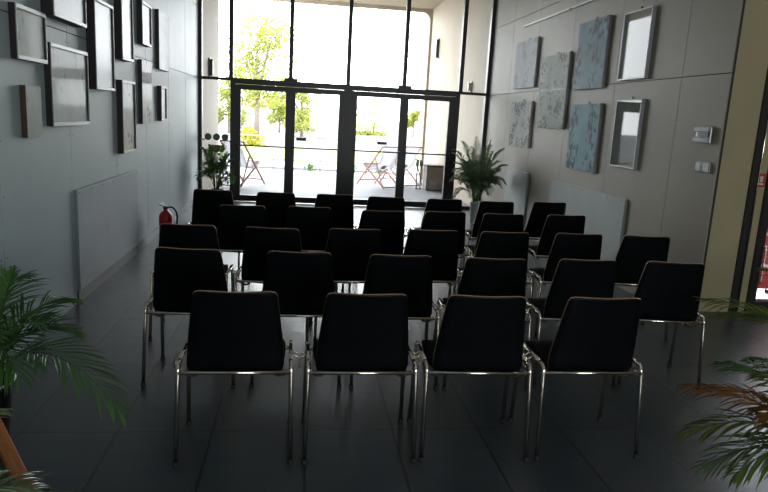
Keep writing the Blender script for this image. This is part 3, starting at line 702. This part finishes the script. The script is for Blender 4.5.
def leaves_bm(blobs, n, size, seed):
    rnd = random.Random(seed); b = BM()
    tot = sum(r * r for _, r in blobs)
    for (c, r) in blobs:
        for _ in range(int(n * r * r / tot)):
            v = Vector((rnd.gauss(0, 1), rnd.gauss(0, 1), rnd.gauss(0, 1))).normalized() * r * rnd.uniform(.45, 1) ** .6
            v.z *= .85; p = Vector(c) + v
            q = Vector((rnd.gauss(0, 1), rnd.gauss(0, 1), rnd.gauss(0, 1))).normalized(); s = size * rnd.uniform(.6, 1.3)
            u = q.orthogonal().normalized(); w = q.cross(u)
            b.faces.new([b.verts.new(p + x) for x in (u * s, w * s * .45, -u * s, -w * s * .45)])
    return b
def tree(name, label, loc, h, r, nb, nl, size, seed, m='tree_leaf', group=None, trunk=True, sq=1.):
    rnd = random.Random(seed); t = thing(name, label, 'tree' if trunk else 'bush', loc, 0, group)
    bl = []
    for i in range(nb):
        a = rnd.uniform(0, 2 * PI); q = rnd.uniform(.1, .75) * r
        bl.append(((math.cos(a) * q, math.sin(a) * q, h - r * sq + rnd.uniform(-.8, .75) * r * sq), r * rnd.uniform(.28, .45)))
    obj('foliage', leaves_bm(bl, nl, size, seed), m, t)
    if trunk:
        b = BM(); tube(b, [(0, 0, -.1), (.05, 0, h * .25), (-.05, .05, h * .55), (0, 0, h * .8)], [r * .07, r * .055, r * .04, r * .015], 8)
        for (c, rr) in bl[:6]:
            tube(b, [(0, 0, h * .3), Vector(c) * .6 + Vector((0, 0, h * .15)), c], [r * .035, r * .022, r * .008], 6)
        obj('trunk', b, 'bark', t)
    return t
tree('tree', 'tall pale yellow green tree in the upper left windows', (-2.6, 40, -.1), 7.2, 2.7, 30, 7000, .10, 4, group='trees beyond the lawn')
tree('tree', 'lower leafy tree below and left of the tall one', (-4.6, 44, -.1), 4.3, 2.0, 14, 4500, .11, 14, group='trees beyond the lawn')
tree('tree', 'round leafy tree seen through the second door leaf', (.1, 47, -.1), 4.2, 2.0, 14, 4500, .11, 24, group='trees beyond the lawn')
tree('tree', 'small yellow green tree behind the leftmost door leaf', (-1.7, 54, -.1), 2.9, 1.3, 12, 1800, .13, 6, group='trees beyond the lawn')
tree('tree', 'wide pale tree seen through the third door leaf', (6.2, 60, -.1), 3.0, 2.2, 16, 2400, .16, 8, group='trees beyond the lawn')
tree('tree', 'small leafy tree seen through the rightmost door leaf', (10.3, 60, -.1), 2.9, 1.0, 10, 1200, .13, 9, group='trees beyond the lawn')
tree('yellow_bush', 'bright yellow bush behind the leftmost door leaf', (-2.4, 32.5, -.1), 1.1, .75, 12, 1800, .07, 12, 'bush', trunk=False)
for i, x in enumerate((-1.3, .3, 1.5, 2.4)):
    tree('low_shrub', 'low green shrub at the far edge of the paving, %s of four' % ('first from left', 'second from left', 'third from left', 'rightmost')[i], (x, 19.0, -.1), .24, .22, 9, 420, .03, 30 + i, 'hedge', 'low shrubs along the paving', trunk=False, sq=.5)
t = thing('boundary_fence', 'long pale pinkish fence beyond the lawn and road', 'fence', (1.0, 68, -.1))
b = BM(); box(b, (-13, 0, .1), (14, .06, 1.15)); obj('fence_board', b, 'house', t)
for i in range(10):
    b = BM(); box(b, (-13 + i * 3, -.1, 0), (-12.88 + i * 3, -.001, 1.25)); obj('fence_post', b, 'railm', t)
# distant house
t = thing('distant_house', 'pale distant building beyond the road', 'building', (-3.0, 78, -.1))
b = BM(); box(b, (-4, 0, 0), (5.5, 6, 2.3)); obj('house_wall', b, 'house', t)
b = BM(); v = [b.verts.new(p) for p in ((-4.3, -.3, 2.3), (5.8, -.3, 2.3), (5.8, 6.3, 2.3), (-4.3, 6.3, 2.3), (-3.5, 3, 3.4), (5.0, 3, 3.4))]
for q in ((0, 1, 5, 4), (2, 3, 4, 5), (1, 2, 5), (3, 0, 4), (0, 3, 2, 1)): b.faces.new([v[i] for i in q])
obj('house_roof', b, 'roof', t, norm=True)
for x in (-3, -1, 1, 3):
    b = BM(); box(b, (x, -.04, .8), (x + .9, -.0005, 1.7)); obj('house_window', b, 'win', t)
# ---------------------------------------------------------------- light
w = bpy.data.worlds.new('sky'); scene.world = w; w.use_nodes = True
n, l = w.node_tree.nodes, w.node_tree.links
bg = n['Background']
tc = n.new('ShaderNodeTexCoord'); sp = n.new('ShaderNodeSeparateXYZ'); l.new(tc.outputs['Generated'], sp.inputs[0])
cr = n.new('ShaderNodeValToRGB'); cr.color_ramp.elements[0].position = 0.; cr.color_ramp.elements[0].color = (.95, .985, 1, 1)
cr.color_ramp.elements[1].position = .6; cr.color_ramp.elements[1].color = (.82, .92, 1, 1)
l.new(sp.outputs['Z'], cr.inputs['Fac']); l.new(cr.outputs[0], bg.inputs['Color'])
bg.inputs['Strength'].default_value = 11.0
# daylight gathered at the openings (light portals, they add no light of their own)
def portal(loc, rot, sx, sy):
    li = bpy.data.lights.new('daylight_portal', 'AREA'); li.shape = 'RECTANGLE'; li.size = sx; li.size_y = sy; li.cycles.is_portal = True
    o = bpy.data.objects.new('daylight_portal', li); C.objects.link(o); o.location = loc; o.rotation_euler = rot
portal((.79, YP + .05, 2.15), (-PI / 2, 0, 0), 5.0, 4.4)
portal((2.3, -4.1, 1.65), (PI / 2, 0, 0), 4.0, 1.5)

# ---------------------------------------------------------------- camera
cam = bpy.data.cameras.new('camera'); co = bpy.data.objects.new('camera', cam); C.objects.link(co)
cam.sensor_width = 36; cam.lens = 650 / 768 * 36; cam.clip_end = 500; cam.clip_start = .05
r = Vector((0.99076525, -0.12450571, 0.05368933)); u = Vector((-0.02811432, 0.19872325, 0.97965231)); f = Vector((0.13264162, 0.97211491, -0.1933877))
mw = Matrix((r, u, -f)).transposed().to_4x4(); mw.translation = (0, 0, 1.55); co.matrix_world = mw
scene.camera = co
scene.view_settings.view_transform = 'Standard'; scene.view_settings.look = 'None'; scene.view_settings.gamma = 1; scene.view_settings.use_curve_mapping = False
scene.view_settings.exposure = 0.3
scene.cycles.max_bounces = 10; scene.cycles.diffuse_bounces = 6; scene.cycles.transparent_max_bounces = 16; scene.cycles.sample_clamp_indirect = 6
scene.cycles.use_denoising = True; scene.cycles.caustics_reflective = False; scene.cycles.caustics_refractive = False
